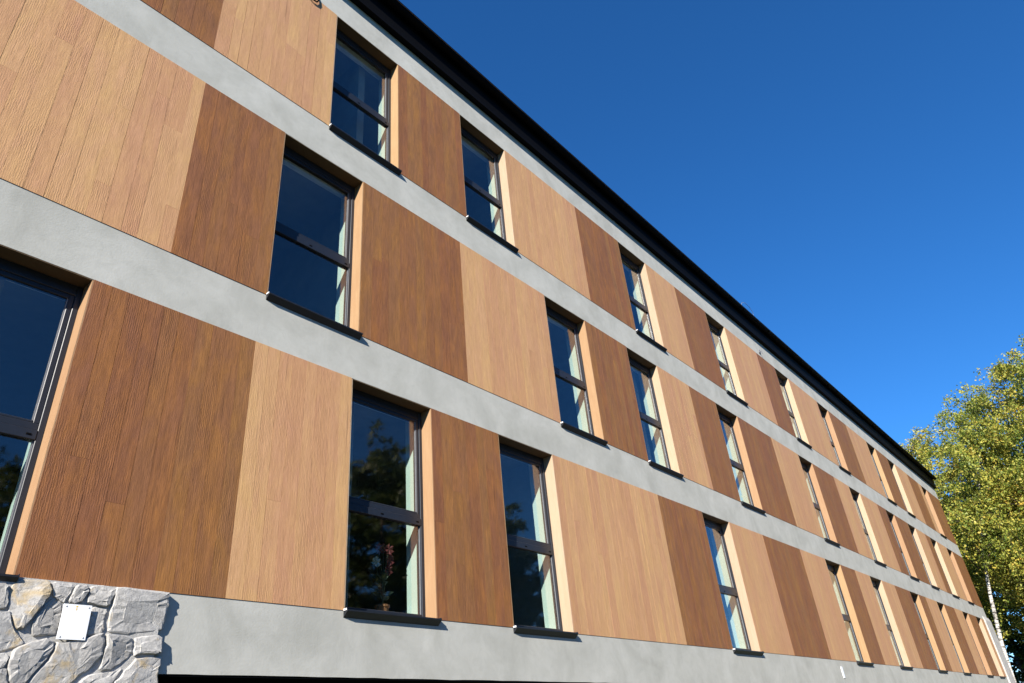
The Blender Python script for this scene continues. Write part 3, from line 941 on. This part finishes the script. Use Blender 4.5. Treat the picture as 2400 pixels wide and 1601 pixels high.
# ------------------------------------------------------------------ trees
def make_tree(H, spread, start, seed, n_limb=46, leafsize=0.10, leaves=26, lean=(0, 0), droop=1.0, trunk_r=0.16):
    rr = np.random.default_rng(seed)
    tk = MB()
    ts = np.linspace(0, 1, 14)
    wob = np.cumsum(rr.normal(0, 0.05, (14, 2)), axis=0)
    path = [Vector((lean[0] * t * t + wob[i, 0] * 0.6, lean[1] * t * t + wob[i, 1] * 0.6, H * t)) for i, t in enumerate(ts)]
    tk.tube(path, [trunk_r * (1 - 0.93 * t) + 0.01 for t in ts], 10)

    def at(t):
        i = min(int(t * 13), 12); f = t * 13 - i
        return path[i] * (1 - f) + path[i + 1] * f
    lp = []; ld = []
    for i in range(n_limb):
        t = start + (0.98 - start) * (i + rr.uniform(0, 1)) / n_limb
        p0 = at(t)
        a = i * 2.399 + rr.uniform(-0.5, 0.5)
        prof_ = math.sin(math.pi * min(1, (t - start) / (1 - start) * 0.80 + 0.20)) ** 0.7
        Ln = spread * prof_ * rr.uniform(0.55, 1.32) + 0.5
        rise = rr.uniform(0.5, 1.0) * (0.5 + t * 0.7)
        d = Vector((math.cos(a), math.sin(a), rise)).normalized()
        pts = [p0]
        for k in range(1, 6):
            d2 = (d + Vector((rr.normal(0, .12), rr.normal(0, .12), rr.normal(0, .08) - 0.16 * k * droop * 0.5))).normalized()
            pts.append(pts[-1] + d2 * Ln / 5)
        r0 = max(0.018, trunk_r * (1 - t) * 0.5)
        tk.tube(pts, [r0 * (1 - 0.16 * k) for k in range(6)], 5, mi=1, cap=False)
        for k in range(1, 6):
            for _ in range(3 if k < 5 else 4):
                f = rr.uniform(0, 1)
                q0 = pts[k - 1] * (1 - f) + pts[k] * f
                b = a + rr.uniform(-1.5, 1.5)
                sl = rr.uniform(0.35, 1.0) * (0.5 + Ln * 0.20)
                q1 = q0 + Vector((math.cos(b) * sl, math.sin(b) * sl, rr.uniform(-0.1, 0.5) * sl))
                hang = rr.uniform(0.3, 1.1) * droop
                q2 = q1 + Vector((math.cos(b) * sl * 0.4, math.sin(b) * sl * 0.4, -hang))
                if rr.uniform() < 0.5:
                    tk.tube([q0, q1, q2], [0.012, 0.008, 0.004], 3, mi=1, cap=False)
                n = int(leaves * rr.uniform(0.5, 1.3))
                for _ in range(n):
                    s = rr.uniform(0.25, 2.0)
                    c_ = q0 + (q1 - q0) * s if s < 1 else q1 + (q2 - q1) * (s - 1)
                    lp.append((c_.x + rr.normal(0, .13), c_.y + rr.normal(0, .13), c_.z + rr.normal(0, .11)))
    lp = np.array(lp); n = len(lp)
    # leaves: rhombic quads of random turn, hanging a little
    e1 = rr.normal(0, 1, (n, 3)); e1[:, 2] -= 0.5; e1 /= np.linalg.norm(e1, axis=1)[:, None]
    e2 = np.cross(e1, rr.normal(0, 1, (n, 3))); e2 /= np.linalg.norm(e2, axis=1)[:, None]
    sz = rr.uniform(0.6, 1.35, n)[:, None] * leafsize
    V = np.stack([lp - e1 * sz, lp + e2 * sz * 0.62, lp + e1 * sz, lp - e2 * sz * 0.62], axis=1).reshape(-1, 3)
    me = bpy.data.meshes.new("crown")
    me.vertices.add(4 * n); me.vertices.foreach_set("co", V.ravel())
    me.loops.add(4 * n); me.loops.foreach_set("vertex_index", np.arange(4 * n))
    me.polygons.add(n); me.polygons.foreach_set("loop_start", np.arange(n) * 4)
    me.update(calc_edges=True); me.validate()
    return tk, me


TREE_CACHE = {}


def tree(name, label, cat, kind, loc, rot, scale, group=None):
    root = empty(name, loc)
    root.rotation_euler.z = rot
    root.scale = (scale,) * 3
    tag(root, label, cat, group)
    trunk_me, crown_me = TREE_CACHE[kind]
    for nm, me in (("trunk", trunk_me), ("crown", crown_me)):
        o = bpy.data.objects.new(nm, me); C.objects.link(o); o.parent = root
    return root


def cache_tree(kind, leafm, barks, **kw):
    tk, me = make_tree(**kw)
    o = tk.build("trunk", barks, None, True)
    tme = o.data
    bpy.data.objects.remove(o)
    me.materials.append(leafm)
    TREE_CACHE[kind] = (tme, me)


cache_tree('birch_a', MAT['birchleaf'], [MAT['birchbark'], MAT['darkbark']], H=19.0, spread=4.4, start=0.26, seed=3, n_limb=54, leafsize=0.068, leaves=62, trunk_r=0.19, droop=0.9)
cache_tree('birch_b', MAT['birchleaf'], [MAT['birchbark'], MAT['darkbark']], H=15.4, spread=3.4, start=0.50, seed=8, n_limb=36, leafsize=0.068, leaves=66, lean=(0.2, -3.6), trunk_r=0.13, droop=1.0)
cache_tree('broad', MAT['darkleaf'], [MAT['darkbark'], MAT['darkbark']], H=14.5, spread=5.0, start=0.16, seed=21, n_limb=44, leafsize=0.16, leaves=30, trunk_r=0.25, droop=0.5)
GB = "birches beyond the far corner"
tree("birch_tree", "white-stemmed birch with yellow-green leaves standing at the building's far corner", "tree", 'birch_b', (46.9, 0.75, 0), 0.0, 1.0, GB)
tree("birch_tree", "tallest yellow-green birch crown at the right edge of the picture", "tree", 'birch_a', (48.3, -6.2, 0), 2.2, 1.03, GB)
tree("birch_tree", "birch with a thin straight white stem right of the corner one", "tree", 'birch_b', (48.4, -0.70, 0), 0.5, 0.84, GB)
tree("birch_tree", "birch filling the gap behind the two front white stems", "tree", 'birch_a', (52.0, -2.6, 0), 4.4, 1.0, GB)
tree("birch_tree", "low birch crown peeping over the end of the black gutter", "tree", 'birch_a', (51.5, 1.7, 0), 2.6, 0.92, GB)
GD = "dark trees behind the birches"
tree("broadleaf_tree", "dark green tree in shade behind the birches, close to the wall", "tree", 'broad', (57.5, 1.2, 0), 0.4, 0.95, GD)
tree("broadleaf_tree", "dark green tree in shade behind the birches, at the right edge", "tree", 'broad', (58.0, -4.5, 0), 2.0, 1.1, GD)
# the row across the road, seen mirrored in the ground floor windows
GR = "trees across the road mirrored in the windows"
for i, (x, y, s, r) in enumerate(((2.5, -26, 0.86, 0.2), (10.5, -28, 0.95, 1.7), (18.5, -25, 0.96, 2.9), (27.5, -26.5, 1.22, 4.1), (36.0, -27, 1.1, 5.0), (42.0, -29, 1.05, 0.9))):
    tree("roadside_tree", "dark tree across the road, mirrored in the ground floor windows", "tree", 'broad', (x, y, 0), r, s, GR)

# ------------------------------------------------------------------ render
scene.render.engine = 'CYCLES'
scene.cycles.max_bounces = 8
scene.cycles.transparent_max_bounces = 16
scene.cycles.caustics_reflective = False
scene.cycles.caustics_refractive = False
scene.render.resolution_x = 1024
scene.render.resolution_y = 683
